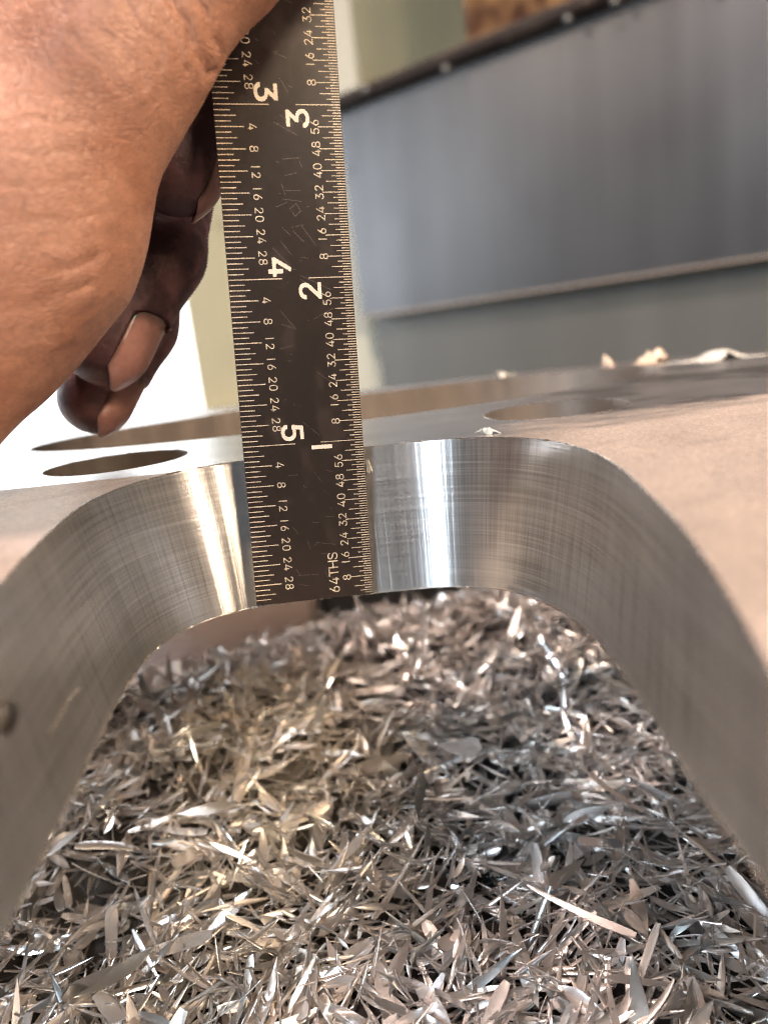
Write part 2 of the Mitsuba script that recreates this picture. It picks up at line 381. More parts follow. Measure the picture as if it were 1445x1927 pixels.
bore = ellipse(-1, 193, 82, 31.0, 0.20, 240)
holes = [ellipse(-48.3, 137.6, 13.0, 11.2, 0.1, 96), ellipse(35.6, 144.6, 14.2, 12.0, 0.1, 96)]
loop = np.vstack([top_c, outer[1:-1]])
poly = Polygon(loop, [bore, *holes]).buffer(0)


def fill(poly, rings, step, seed=0):
    """Triangles of a plan outline on a fine grid."""
    x0, y0, x1, y1 = poly.bounds
    g = np.stack(np.meshgrid(np.arange(x0, x1, step), np.arange(y0, y1, step)), -1).reshape(-1, 2)
    g = g + np.random.default_rng(seed).uniform(-0.2, 0.2, g.shape) * step
    inner = poly.buffer(-0.5 * step)
    g = g[shapely.contains_xy(inner, g[:, 0], g[:, 1])]
    p = np.vstack([*rings, g])
    d = Delaunay(p)
    c = p[d.simplices].mean(1)
    f = d.simplices[shapely.contains_xy(poly, c[:, 0], c[:, 1])]
    a, b, cc = p[f[:, 0]], p[f[:, 1]], p[f[:, 2]]
    flip = ((b - a)[:, 0] * (cc - a)[:, 1] - (b - a)[:, 1] * (cc - a)[:, 0]) < 0
    f[flip] = f[flip][:, ::-1]
    return p, f


P2, F2 = fill(poly, [loop, bore, *holes], 1.6)
Z3 = np.c_[P2, z_top(P2[:, 0], P2[:, 1])] * MM
scene['machined_plate__top_face'] = mikit.ply(trimesh.Trimesh(Z3, F2, process=False), 'top_metal', True)
PB, FB = fill(Polygon(np.vstack([bot_c, outer[1:-1]]), [bore, *holes]).buffer(0), [np.vstack([bot_c, outer[1:-1]]), bore, *holes], 5.0)
scene['machined_plate__underside'] = mikit.ply(trimesh.Trimesh(np.c_[PB, np.full(len(PB), -TH)] * MM, FB[:, ::-1], process=False), 'blasted_metal')


def burr_line(c, z, name, seed, size):
    """A ragged bead of burr along a cut edge."""
    r = np.random.default_rng(seed)
    d = np.r_[0, np.cumsum(np.linalg.norm(np.diff(c, axis=0), axis=1))]
    s = np.arange(0, d[-1], 0.22)
    p = np.stack([np.interp(s, d, c[:, 0]), np.interp(s, d, c[:, 1]), np.interp(s, d, z)], 1)
    k = meshkit.fbm(np.c_[s * 0.9, s * 0, s * 0 + seed], 3)
    rad = size * (0.35 + 1.6 * np.clip(k - 0.42, 0, 1) * 2) * r.uniform(0.6, 1.4, len(s))
    t = np.gradient(p, axis=0)
    t /= np.linalg.norm(t, axis=1, keepdims=True)
    nrm = np.cross(t, [0, 0, 1.0])
    a = np.arange(5) * 2 * np.pi / 5
    v = p[:, None] + rad[:, None, None] * (np.cos(a)[None, :, None] * nrm[:, None] + np.sin(a)[None, :, None] * np.array([0, 0, 1.0]))
    idx = np.arange(len(s) * 5).reshape(len(s), 5)
    idx = np.c_[idx, idx[:, :1]]
    q = np.stack([idx[:-1, :-1], idx[1:, :-1], idx[1:, 1:], idx[:-1, 1:]], -1).reshape(-1, 4)
    scene[name] = mikit.ply((v.reshape(-1, 3) * MM, q), 'burr_metal')


def skirt(ring, closed=True, flip=False, nz=8, zt=None):
    r = np.vstack([ring, ring[:1]]) if closed else ring
    zt = np.zeros(len(r)) if zt is None else zt(r[:, 0], r[:, 1])
    w = np.linspace(0, 1, nz)
    v = np.zeros((len(r), nz, 3))
    v[:, :, :2] = r[:, None]
    v[:, :, 2] = zt[:, None] * (1 - w) - TH * w
    a = np.r_[0, np.cumsum(np.linalg.norm(np.diff(r, axis=0), axis=1))]
    uv = np.stack(np.broadcast_arrays(a[:, None] * MM, v[:, :, 2] * MM), -1).reshape(-1, 2)
    return trimesh.Trimesh(v.reshape(-1, 3) * MM, grid_faces(len(r), nz, flip), process=False), uv


m, uv = skirt(bore)
scene['machined_plate__centre_bore'] = mikit.ply(m, 'bore_metal', True)
for i, h in enumerate(holes):
    m, uv = skirt(h)
    scene['machined_plate__bolt_hole' + (f'_{i:03d}' if i else '')] = mikit.ply(m, 'bore_metal', True)
for i, h in enumerate(holes):
    hh = np.vstack([h, h[:1]])
    burr_line(hh, np.zeros(len(hh)), 'machined_plate__hole_rim' + (f'_{i:03d}' if i else ''), 14 + i, 0.07)
m, uv = skirt(outer, False, False, 6, z_top)
scene['machined_plate__outer_edge'] = mikit.ply(m, 'blasted_metal', True)


burr_line(top_c, tz, 'machined_plate__burr', 3, 0.10)
burr_line(bot_c, np.full(NS, -TH), 'machined_plate__burr_001', 4, 0.16)
pts = np.array([(-36.0, 78.6, -17.1), (-36.05, 74.5, -16.75), (-35.9, 70.8, -16.85), (-35.75, 67.2, -16.65)])
pts[:, 0] = [np.interp(q[1], bot_c[:NS // 3, 1], bot_c[:NS // 3, 0]) - 3.0 * (q[2] + TH) / TH * 0.95 + 0.05 for q in pts]
sv = []
for q, r_ in zip(pts, (0.05, 0.16, 0.13, 0.04)):
    sv.append(q + np.array([[0.10, 0, 0], [0, -0.3 * r_, r_], [-0.2, 0, 0], [0, 0.3 * r_, -r_]]))
sv = np.array(sv).reshape(-1, 3)
sf = np.vstack([[[4 * k + a, 4 * k + (a + 1) % 4, 4 * k + 4 + (a + 1) % 4, 4 * k + 4 + a] for a in range(4)] for k in range(3)])
scene['machined_plate__scratch'] = mikit.ply((sv * MM, sf), 'burr_metal')
labels['machined_plate__scratch'] = {'label': 'pale raised scratch slanting across the left slot wall'}
labels['machined_plate'] = {'label': 'thick machined aluminium plate with a deep rounded slot, two bolt holes and a large bore', 'category': 'machined part'}
labels['machined_plate__top_face'] = {'label': 'upper surface, bright and turned at the hub, matte and sandy tan on the arms'}
labels['machined_plate__slot_wall'] = {'label': 'shiny cut wall of the slot with upright light bands'}

# ------------------------------------------------------------------ the steel rule
IN = 25.4
RW = 19.05
RO = np.array([-21.961, 112.695, -21.951])     # its lower left corner, front face
RU = np.array([0.9853, 0.1585, -0.0638])
RV = np.array([0.0446, 0.1217, 0.9916])
RU /= np.linalg.norm(RU)
RV -= RU * (RV @ RU)
RV /= np.linalg.norm(RV)
RN = np.cross(RU, RV)                         # out of the front face
MR = np.eye(4)
MR[:3, 0], MR[:3, 1], MR[:3, 2], MR[:3, 3] = RU, RV, RN, RO
MR[:3] *= MM
RT = T(MR.tolist())
THICK = 0.9


def rule(name, mesh, mat, smooth=False):
    mesh = mesh.copy()
    mesh.apply_transform(MR)
    scene['steel_rule__' + name] = mikit.ply(mesh, mat, smooth)


rule('blade', box_mesh((0, 0, -THICK), (RW, 6.0 * IN, 0), 0.07), 'rule_metal', 20)


def tick(u0, u1, v, t, z=0.012):
    r = np.random.default_rng(int(v * 977 + u0 * 13) % 100000)
    t = t * r.uniform(0.85, 1.15)
    return ([[u0, v - t / 2, z], [u1, v - t / 2, z], [u1, v + t / 2, z], [u0, v + t / 2, z]])


def ticks(side):
    quads = []
    n = 32 if side == 'left' else 64
    for k in range(1, 6 * n):
        v = k / n * IN
        if side == 'left':
            L = 8.2 if k % 32 == 0 else 4.3 if k % 4 == 0 else 3.2 if k % 2 == 0 else 2.4
            quads.append(tick(0.05, L, v, 0.15))
        else:
            L = 6.8 if k % 64 == 0 else 3.7 if k % 8 == 0 else 3.05 if k % 4 == 0 else 2.1 if k % 2 == 0 else 1.35
            quads.append(tick(RW - L, RW - 0.04, v, 0.13))
    q = np.array(quads).reshape(-1, 3)
    f = np.arange(len(q)).reshape(-1, 4)
    return trimesh.Trimesh(q, np.vstack([f[:, [0, 1, 2]], f[:, [0, 2, 3]]]), process=False)


rule('graduations', ticks('left'), 'mark_fill')
rule('graduations_001', ticks('right'), 'mark_fill')
labels['steel_rule__graduations'] = {'label': 'left row of fine lines, thirty-two to the inch', 'kind': 'stuff'}
labels['steel_rule__graduations_001'] = {'label': 'right row of very fine lines, sixty-four to the inch', 'kind': 'stuff'}


def lettering(text, height, way, u, v, bold=False, stretch=1.0, space=None):
    """Text on the rule centred at (u, v): way +1 reads downwards (tops to the right), -1 reads upwards (tops to the left)."""
    parts, x = [], 0.0
    for ch in text:
        if ch == '1':
            s = 0.17 if bold else 0.13
            m = trimesh.creation.box(bounds=[[-s * height / 2, 0, 0], [s * height / 2, height, 0.004]])
            adv = 0.95 * height if not bold else 0.5 * height
            m.apply_translation([adv / 2, 0, 0])
        else:
            m = meshkit.text_mesh(ch, height, 0.004, bold)
            c = (m.bounds[0] + m.bounds[1]) / 2
            adv = (space or 0.93) * height
            m.apply_translation([adv / 2 - c[0], 0, 0])
        m.apply_translation([x, 0, 0])
        x += adv
        parts.append(m)
    m = trimesh.util.concatenate(parts)
    w = np.array(m.vertices)
    a = (w[:, 0] - x / 2) * stretch
    b = w[:, 1] - height / 2
    out = np.c_[u + b * way, v - a * way, w[:, 2] + 0.011]
    return trimesh.Trimesh(out, m.faces, process=False)


def named(base):
    k, i = 'steel_rule__' + base, 0
    while k in scene:
        i += 1
        k = f'steel_rule__{base}_{i:03d}'
    return k[len('steel_rule__'):]


for inch in range(1, 6):
    rule(named('inch_numeral'), lettering(str(6 - inch), 3.3, 1, 7.9, inch * IN + 1.75, True, 1.12), 'numeral_fill')
    rule(named('inch_numeral'), lettering(str(inch), 3.3, -1, 12.35, inch * IN - (0.75 if inch == 1 else 1.95), True, 1.12), 'numeral_fill')
for inch in range(0, 5):
    for k in range(4, 32, 4):
        rule(named('small_numeral'), lettering(str(k), 1.3, 1, 5.5, (inch + 1) * IN - k / 32 * IN, False, 1.0), 'mark_fill')
    for k in range(8, 64, 8):
        rule(named('small_numeral'), lettering(str(k), 1.3, -1, 14.85, inch * IN + k / 64 * IN, False, 1.0), 'mark_fill')
rule('scale_wording', lettering('64THS', 1.6, -1, 12.75, 4.15, False, 1.0, 0.86), 'mark_fill')


def strokes(lines, t):
    quads = []
    for a, b in lines:
        a, b = np.array(a, float), np.array(b, float)
        d = (b - a) / np.linalg.norm(b - a)
        n = np.array([-d[1], d[0]]) * t / 2
        quads += [[*(a + n), 0.008], [*(a - n), 0.008], [*(b - n), 0.008], [*(b + n), 0.008]]
    q = np.array(quads)
    f = np.arange(len(q)).reshape(-1, 4)
    return trimesh.Trimesh(q, np.vstack([f[:, [0, 1, 2]], f[:, [0, 2, 3]]]), process=False)


def rp(du, dv):
    return (9.6 + du, 2.55 * IN + dv)


scr = [((0, 10.0), (2.0, 8.6)), ((-.6, 8.8), (2.6, 7.0)), ((0, 3.6), (2.6, 3.8)), ((.2, 1.2), (2.0, 1.6)), ((-.4, 0), (.0, -1.6)), ((.0, -1.0), (2.4, -1.0)), ((-.4, -2.2), (2.4, -2.6)),
       ((.6, -3.6), (1.6, -2.9)), ((1.6, -2.9), (2.2, -4.0)), ((.6, -3.6), (1.3, -4.8)), ((1.3, -4.8), (2.2, -4.0)), ((.6, -6.4), (2.6, -6.0)), ((.8, -6.9), (2.4, -8.6)), ((-1.2, -8.4), (.4, -10.6)), ((2.2, -6.2), (4.2, -9.2))]
scr = [(rp(*a), rp(*b)) for a, b in scr]
r = np.random.default_rng(11)
for _ in range(70):
    c = np.array([r.uniform(6.5, 13), r.uniform(1, 98)])
    a = r.normal(-0.55, 0.5)
    L = r.exponential(1.1) + 0.2
    scr.append((c, c + L * np.array([math.cos(a), math.sin(a)])))
rule('scratch_marks', strokes(scr, 0.055), 'scratch_fill')
labels['steel_rule__scratch_marks'] = {'label': 'faint scratches in the middle of the dark face', 'kind': 'stuff'}
labels['steel_rule'] = {'label': 'dark steel rule with brass coloured marks, held upright against the plate', 'category': 'ruler'}

# ------------------------------------------------------------------ the hand
HX0, HX1, HY0, HY1, HZ0, HZ1, HS = -122.0, 14.0, 66.0, 212.0, -14.0, 122.0, 0.8


def surface_net(f, lo, step):
    """The zero surface of a sampled field (negative inside) as (vertices, quads)."""
    s = f < 0
    n = np.array(f.shape)
    corner = np.zeros(n - 1, np.int32)
    for a, b, c in np.ndindex(2, 2, 2):
        corner += s[a:n[0] - 1 + a, b:n[1] - 1 + b, c:n[2] - 1 + c]
    cells = np.argwhere((corner > 0) & (corner < 8))
    acc, cnt = np.zeros((len(cells), 3)), np.zeros(len(cells))
    cs = list(np.ndindex(2, 2, 2))
    for A in cs:
        for ax in range(3):
            if A[ax]:
                continue
            B = list(A)
            B[ax] = 1
            fa = f[tuple((cells + A).T)]
            fb = f[tuple((cells + B).T)]
            hit = (fa < 0) != (fb < 0)
            t = np.where(hit, fa / np.where(hit, fa - fb, 1), 0)
            pt = np.array(A, float)[None] + t[:, None] * (np.array(B) - np.array(A))
            acc += pt * hit[:, None]
            cnt += hit
    v = lo + (cells + acc / cnt[:, None]) * step
    index = -np.ones(n - 1, np.int64)
    index[tuple(cells.T)] = np.arange(len(cells))
    quads = []
    for ax in range(3):
        o1, o2 = (ax + 1) % 3, (ax + 2) % 3
        sl0, sl1 = [slice(1, -1)] * 3, [slice(1, -1)] * 3
        sl0[ax], sl1[ax] = slice(0, n[ax] - 1), slice(1, n[ax])
        a, b = s[tuple(sl0)], s[tuple(sl1)]
        e = np.argwhere(a != b)
        base = e + 1
        base[:, ax] -= 1
        d1, d2 = np.zeros(3, int), np.zeros(3, int)
        d1[o1], d2[o2] = 1, 1
        q = np.stack([index[tuple((base - d1 - d2).T)], index[tuple((base - d2).T)], index[tuple(base.T)], index[tuple((base - d1).T)]], 1)
        inside_first = a[tuple(e.T)]
        q[~inside_first] = q[~inside_first][:, ::-1]
        quads.append(q)
    return v, np.vstack(quads)


gx, gy, gz = (np.arange(a, b, HS, dtype=np.float32) for a, b in ((HX0, HX1), (HY0, HY1), (HZ0, HZ1)))
GP = np.stack(np.meshgrid(gx, gy, gz, indexing='ij'), -1)


def cone(P, a, b, ra, rb):
    """Signed distance to a tapered capsule."""
    a, b = np.array(a, np.float32), np.array(b, np.float32)
    ab = b - a
    t = np.clip(((P - a) @ ab) / (ab @ ab), 0, 1)
    return np.linalg.norm(P - (a + t[..., None] * ab), axis=-1) - (ra + (rb - ra) * t)


def blend(x, y, k):
    h = np.clip(0.5 + 0.5 * (y - x) / k, 0, 1)
    return y + (x - y) * h - k * h * (1 - h)


def chain(P, joints, k=3.0):
    d = None
    for (a, ra), (b, rb) in zip(joints[:-1], joints[1:]):
        c = cone(P, a, b, ra, rb)
        d = c if d is None else blend(d, c, k)
    return d


THUMB = [((-12.8, 113.0, 70.9), 9.2), ((-29.5, 110.4, 56.7), 10.6), ((-45.6, 107.7, 37.9), 16.1), ((-55.8, 105.0, 30.0), 17.4), ((-66.0, 96.7, 17.5), 15.5), ((-95, 84, 3), 17.0)]
THUMB_END = [((-12.8, 113.0, 70.9), 9.2), ((2.0, 116.5, 84.0), 8.4), ((8.0, 118.2, 92.0), 7.4)]
FINGERS = {
    'index': [((-26.9, 133.0, 48.2), 7.7), ((-23.5, 134.4, 57.4), 8.0), ((-18.8, 138.5, 70.5), 8.2), ((-40, 172.0, 92.0), 9.2)],
    'middle': [((-45.4, 138.6, 21.6), 7.7), ((-36.9, 146.7, 37.0), 8.9), ((-34.0, 161.6, 55.6), 9.3), ((-58.3, 190.6, 80.7), 10.0)],
    'ring': [((-51.8, 145.5, 11.9), 6.9), ((-44.6, 152.9, 24.6), 7.6), ((-40.7, 166.9, 43.9), 8.0), ((-69.9, 192.0, 62.2), 9.6)],
    'little': [((-58.0, 163.0, 21.5), 5.4), ((-51.0, 169.0, 36.5), 6.0), ((-52.0, 178.0, 52.0), 6.4), ((-82.0, 190.0, 50.0), 8.0)],
}


def nail_frame(joints, tilt):
    tip, dip = np.array(joints[0][0]), np.array(joints[1][0])
    a = (tip - dip) / np.linalg.norm(tip - dip)
    view = tip - EYE * 1000
    view /= np.linalg.norm(view)
    rgt = np.cross(a, view)
    rgt *= np.sign(rgt[0])
    rgt /= np.linalg.norm(rgt)
    out = np.cross(rgt, a)
    out *= -np.sign(out @ view)
    n = rgt * math.cos(tilt) + out * math.sin(tilt)
    return tip, a, n, np.cross(a, n)


def nail_radius(la, r0):
    """How far the nail plate stands from the finger's axis, la along the axis towards the tip."""
    k = np.clip(la / r0, 0, 1.2)
    return r0 * (0.985 - 0.40 * k ** 2.2)


NAILS = {'index': (math.radians(-4), 54), 'middle': (math.radians(22), 58), 'ring': (math.radians(20), 58)}


def hand_field(P):
    """The hand as one smooth body: negative inside."""
    d = chain(P, THUMB, 6.0)
    d = blend(d, chain(P, THUMB_END, 2.0), 3.0)
    palm = blend(cone(P, (-40, 172, 92), (-82, 188, 50), 10, 11), cone(P, (-58, 186, 80), (-84, 122, 22), 11, 17), 6)
    palm = blend(palm, cone(P, (-40, 168, 90), (-44, 125, 60), 10, 9), 6)
    d = blend(d, palm, 6.0)
    d = blend(d, cone(P, (-47, 114, 66), (-54, 110, 42), 14, 17), 6.0)
    for name, joints in FINGERS.items():
        f = chain(P, joints, 2.5)
        if name in NAILS:
            tip, a, n, b = (x.astype(np.float32) for x in nail_frame(joints, NAILS[name][0]))
            r0 = joints[0][1]
            pad = cone(P, tip + a * r0 * 0.12 - n * r0 * 0.15, tip - a * r0 * 0.6 - n * r0 * 0.12, r0 * 0.93, r0 * 0.93)
            f = blend(f, pad, 1.5)
            Q = P - tip
            la, ln, lb = Q @ a, Q @ n, Q @ b
            ang = np.arctan2(lb, ln)
            rad = np.sqrt(lb ** 2 + ln ** 2)
            rootline = -r0 * 0.92 + 0.5 * r0 * (1 - np.sqrt(np.clip(1 - (np.abs(ang) / math.radians(NAILS[name][1] + 4)) ** 2, 0, 1)))
            pocket = np.maximum(np.maximum((np.abs(ang) - math.radians(NAILS[name][1])) * r0 - 0.15, rootline - la), nail_radius(la, r0) - 0.45 - rad)
            f = np.maximum(f, -pocket)
        d = blend(d, f, 0.9)
    return d


# creases of the thumb's base, the ball and the wrist: depth, half width, path (mm)
CREASES = [
    (1.0, 1.3, [(-18.8, 102.1, 60.2), (-18.2, 102.8, 58.7), (-17.7, 104.0, 56.8), (-17.1, 106.0, 55.0), (-16.6, 109.2, 53.8), (-15.8, 110.7, 54.6)]),
    (0.8, 1.2, [(-15.9, 103.9, 60.6), (-15.5, 105.3, 58.5), (-15.1, 107.2, 57.0), (-14.8, 110.1, 56.1)]),
    (0.5, 1.2, [(-20.9, 101.0, 60.0), (-20.0, 101.7, 57.9), (-19.3, 102.8, 55.7), (-19.0, 104.2, 53.7), (-18.7, 105.6, 52.6)]),
    (0.35, 1.0, [(-24.1, 99.6, 59.8), (-22.7, 100.1, 57.6), (-21.5, 101.1, 55.6), (-21.0, 102.4, 53.1)]),
    (0.7, 1.3, [(-43.2, 89.7, 23.1), (-40.9, 92.5, 22.2), (-38.4, 95.8, 22.1), (-36.5, 98.1, 23.1), (-34.6, 100.1, 24.8)]),
    (0.6, 1.2, [(-44.0, 89.8, 19.4), (-41.3, 93.4, 19.4), (-39.1, 96.4, 20.1), (-37.2, 98.4, 21.7)]),
    (0.5, 1.2, [(-42.4, 89.7, 26.1), (-39.4, 92.4, 25.8), (-36.6, 95.2, 26.6), (-33.8, 98.2, 28.2)]),
    (0.4, 1.1, [(-41.9, 89.7, 28.3), (-38.2, 92.6, 28.7), (-35.3, 95.3, 29.6), (-32.0, 98.9, 31.6)]),
    (0.35, 1.0, [(-41.0, 91.3, 24.7), (-39.6, 93.2, 23.8), (-37.3, 95.7, 24.3), (-34.7, 98.6, 26.0)]),
    (0.4, 1.0, [(-44.6, 89.8, 17.4), (-42.3, 93.2, 17.3), (-40.3, 96.5, 17.8), (-38.7, 98.4, 19.2)]),
    (0.22, 0.7, [(-38.4, 93.5, 46.0), (-35.3, 94.9, 46.3), (-32.3, 96.5, 45.9), (-29.5, 98.6, 46.6)]),
    (0.20, 0.7, [(-37.6, 92.8, 42.8), (-34.2, 94.7, 42.5), (-31.3, 97.0, 42.9), (-28.3, 100.1, 44.0)]),
    (0.18, 0.7, [(-39.5, 91.3, 39.4), (-36.1, 93.1, 38.9), (-32.7, 95.6, 39.4), (-29.4, 99.3, 40.3)]),
    (0.18, 0.7, [(-39.2, 91.1, 35.1), (-35.8, 93.4, 35.3), (-32.6, 96.4, 35.1), (-29.9, 99.6, 36.3)]),
    (0.25, 0.8, [(-29.6, 98.0, 55.9), (-28.3, 98.2, 53.6), (-26.4, 99.1, 52.0), (-25.2, 100.4, 50.0)]),
    (0.25, 0.8, [(-27.1, 98.6, 56.9), (-25.6, 99.1, 54.5), (-24.0, 100.3, 52.7), (-23.5, 101.5, 50.7)]),
]
hv, hq = surface_net(hand_field(GP), np.array([HX0, HY0, HZ0]), HS)
del GP
hm = trimesh.Trimesh(hv, np.vstack([hq[:, [0, 1, 2]], hq[:, [0, 2, 3]]]), process=False)
trimesh.smoothing.filter_taubin(hm, lamb=0.5, nu=0.53, iterations=4)
hm = hm.subdivide()
for _ in range(2):
    hm.vertices = hm.vertices - np.array(hm.vertex_normals) * np.clip(hand_field(np.array(hm.vertices, np.float32)), -0.3, 0.3)[:, None] * 0.8
hp, push = np.array(hm.vertices), np.zeros(len(hm.vertices))
warp = (np.stack([meshkit.noise(hp / 2.2, k) for k in (1, 2, 3)], -1) - 0.5) * 1.3
for depth, wide, path in CREASES:
    path = np.array(path)
    dd = np.full(len(hp), 1e9)
    for a, b in zip(path[:-1], path[1:]):
        ab = b - a
        t = np.clip(((hp + warp - a) @ ab) / (ab @ ab), 0, 1)
        dd = np.minimum(dd, np.linalg.norm(hp + warp - (a + t[:, None] * ab), axis=1))
    push -= (0.40 if path[0][2] > 50 else 0.55) * depth * (np.exp(-(dd / (wide * 0.45)) ** 2) - 0.45 * np.exp(-((dd - 1.5 * wide) / wide) ** 2))
front = np.clip((128 - hp[:, 1]) / 6, 0, 1)
fine = meshkit.fbm(np.c_[hp[:, 0] * 0.16 + hp[:, 1] * 0.1, hp[:, 1] * 0.1, hp[:, 2] * 0.75], 3, 3) - 0.5
push += front * fine * 0.06
hm.vertices = hp + np.array(hm.vertex_normals) * push[:, None]


def skin_lines(x, y):
    """The fine net of furrows in skin: close to 0 in a furrow, 1 between them."""
    wx, wy = x + 1.2 * (fbm(x * 0.5, y * 0.5, 0.0, 2) - 0.5), y + 1.2 * (fbm(x * 0.5, y * 0.5, 9.0, 2) - 0.5)
    f1, f2, c = voronoi(wx * 0.85, wy * 1.5)
    g1, g2, c = voronoi(wx * 1.9 + 7.0, wy * 2.9)
    return smoothstep(0.0, 0.22, f2 - f1) * 0.65 + smoothstep(0.0, 0.3, g2 - g1) * 0.35


def skin_bump(p, n, uv):
    x, y = p.x * 1000.0 + p.y * 350.0, p.z * 1000.0 - p.y * 250.0
    folds = fbm(x * 0.25 + y * 0.12, y * 0.9 - x * 0.2, 4.0, 3)
    return (skin_lines(x, y) * 1.0 + folds * 0.8 + 0.35 * noise(x * 5.0, y * 5.0, 2.0)) * 1.1e-4


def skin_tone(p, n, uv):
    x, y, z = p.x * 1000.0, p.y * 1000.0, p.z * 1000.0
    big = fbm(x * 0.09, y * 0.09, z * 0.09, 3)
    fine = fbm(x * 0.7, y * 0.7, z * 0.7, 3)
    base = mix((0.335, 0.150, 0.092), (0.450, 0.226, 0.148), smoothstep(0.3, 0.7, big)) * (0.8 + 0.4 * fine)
    grime_shade = smoothstep(116.0, 124.0, y + (fine - 0.5) * 6.0)       # oily fingers, with the shade they lie in put into the colour
    dirty_shaded = mix((0.060, 0.025, 0.028), (0.125, 0.055, 0.056), smoothstep(0.35, 0.7, fbm(x * 0.3, y * 0.3, z * 0.3 + 5.0, 4)))
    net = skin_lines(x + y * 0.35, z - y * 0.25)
    return (base * (1 - grime_shade) + dirty_shaded * grime_shade) * (0.80 + 0.20 * net)


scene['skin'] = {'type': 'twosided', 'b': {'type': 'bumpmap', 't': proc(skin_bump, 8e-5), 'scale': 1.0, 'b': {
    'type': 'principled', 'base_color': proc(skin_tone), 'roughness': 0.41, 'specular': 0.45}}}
scene['nail'] = {'type': 'twosided', 'b': {'type': 'principled', 'base_color': proc(lambda p, n, uv: mix((0.40, 0.20, 0.165), (0.10, 0.07, 0.06), smoothstep(0.80, 1.0, uv.y) * 0.9 + smoothstep(0.88, 1.0, dr.abs(uv.x * 2 - 1)) * 0.6) * (0.85 + 0.3 * fbm(p.x * 900.0, p.y * 900.0, p.z * 900.0, 3))), 'roughness': 0.3, 'specular': 0.5}}
hm.vertices = hm.vertices * MM
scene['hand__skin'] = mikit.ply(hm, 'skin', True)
for i, (name, (tilt, half)) in enumerate(NAILS.items()):
    tip, a, n, b = nail_frame(FINGERS[name], tilt)
    r0 = FINGERS[name][0][1]
    nu, nv = 25, 31
    u, w = np.meshgrid(np.linspace(-1, 1, nu), np.linspace(0, 1, nv), indexing='ij')
    root = -r0 * 0.92 + 0.5 * r0 * (1 - np.sqrt(np.clip(1 - u ** 2 * 0.96, 0, 1)))
    end = r0 * 1.08 - 0.34 * r0 * u ** 2
    la = end + (root - end) * w                      # w = 1 at the root
    ang = u * math.radians(half)
    rr = nail_radius(la, r0) - 0.12
    top = tip + la[..., None] * a + rr[..., None] * (np.cos(ang)[..., None] * n + np.sin(ang)[..., None] * b)
    under = tip + la[..., None] * a + (rr - 0.35)[..., None] * (np.cos(ang)[..., None] * n + np.sin(ang)[..., None] * b)
    v = np.vstack([top.reshape(-1, 3), under.reshape(-1, 3)]) * MM
    g = grid_faces(nu, nv)
    ring = np.r_[np.arange(nv), (np.arange(1, nu) * nv + nv - 1), ((nu - 1) * nv + np.arange(nv - 2, -1, -1)), np.arange(nu - 2, 0, -1) * nv]
    r2 = np.roll(ring, -1)
    side = np.vstack([np.stack([ring, r2, r2 + nu * nv], 1), np.stack([ring, r2 + nu * nv, ring + nu * nv], 1)])
    uv = np.stack([(u + 1) / 2, w], -1).reshape(-1, 2)
    scene['hand__fingernail' + (f'_{i:03d}' if i else '')] = mikit.ply(trimesh.Trimesh(v, np.vstack([g, g[:, ::-1] + nu * nv, side]), process=False), 'nail', True, uv=np.vstack([uv, uv]))
labels['hand'] = {'label': 'bare hand with oily fingers, painted darker for shade, curled under the thumb, gripping the steel rule', 'category': 'hand'}

# ------------------------------------------------------------------ the heap of chips
rng = np.random.default_rng(77)


def heap_z(x, y):
    """Height of the heap in mm."""
    edge = 226 + 0.33 * x - 0.0016 * np.maximum(-x - 30, 0) ** 2
    z = -83 + 13 * np.exp(-((y - 190 - 0.2 * x) / 55) ** 2) + 4.5 * np.exp(-(((x - 22) / 28) ** 2 + ((y - 215) / 30) ** 2))
    z = z - 0.02 * np.maximum(y - edge, 0) ** 2 * 1.6
    n = meshkit.fbm(np.stack([x / 22, y / 22, 0 * x], -1), 3, 4) - 0.5
    return np.maximum(z + n * 13, -250)


def chip(L, W, bend, cup, thick, blunt, skew, sickle, twist, nl=7):
    """A curled shaving: long axis x, cupped across, its ends pointed or broken off square."""
    t = np.linspace(-1, 1, nl + 1)
    half = W / 2 * np.maximum(1 - np.abs(t) ** blunt, 0.03 if blunt < 6 else 0.55) * np.clip(1 + skew * t, 0.15, 2)
    x = L / 2 * np.sin(bend * t) / max(bend, 1e-3)
    z = L / 2 * (1 - np.cos(bend * t)) / max(bend, 1e-3)
    y = sickle * L * t ** 2
    a = twist * t
    top = np.stack([np.stack([x, y + s * half * np.cos(a), z + s * half * np.sin(a) + cup * half * (s * s)], 1) for s in (-1.0, 0.0, 1.0)], 1)
    low = top - [0, 0, thick]
    n = nl + 1
    g = grid_faces(n, 3)
    idx = np.arange(n * 3).reshape(n, 3)
    o = n * 3
    e0, e1 = idx[:, 0], idx[:, 2]
    side = np.vstack([np.stack([e0[:-1], e0[1:], e0[1:] + o], 1), np.stack([e0[:-1], e0[1:] + o, e0[:-1] + o], 1),
                      np.stack([e1[1:], e1[:-1], e1[:-1] + o], 1), np.stack([e1[1:], e1[:-1] + o, e1[1:] + o], 1)])
    return np.vstack([top.reshape(-1, 3), low.reshape(-1, 3)]), np.vstack([g[:, ::-1], g + o, side])


kinds = []
for i in range(60):
    broad = rng.random() < 0.28
    L = rng.uniform(8, 16) if broad else rng.uniform(5, 16)
    blunt = rng.choice([1.5, 2.0, 3.0, 8.0], p=[0.3, 0.3, 0.2, 0.2])
    kinds.append(chip(L, rng.uniform(1.5, 2.6) if broad else rng.uniform(0.45, 1.15), rng.uniform(0.02, 0.28), rng.uniform(-0.3, 0.5), 0.14, blunt,
                      rng.uniform(-0.75, 0.75), rng.normal(0, 0.015), rng.normal(0, 0.25)) + (L, broad))


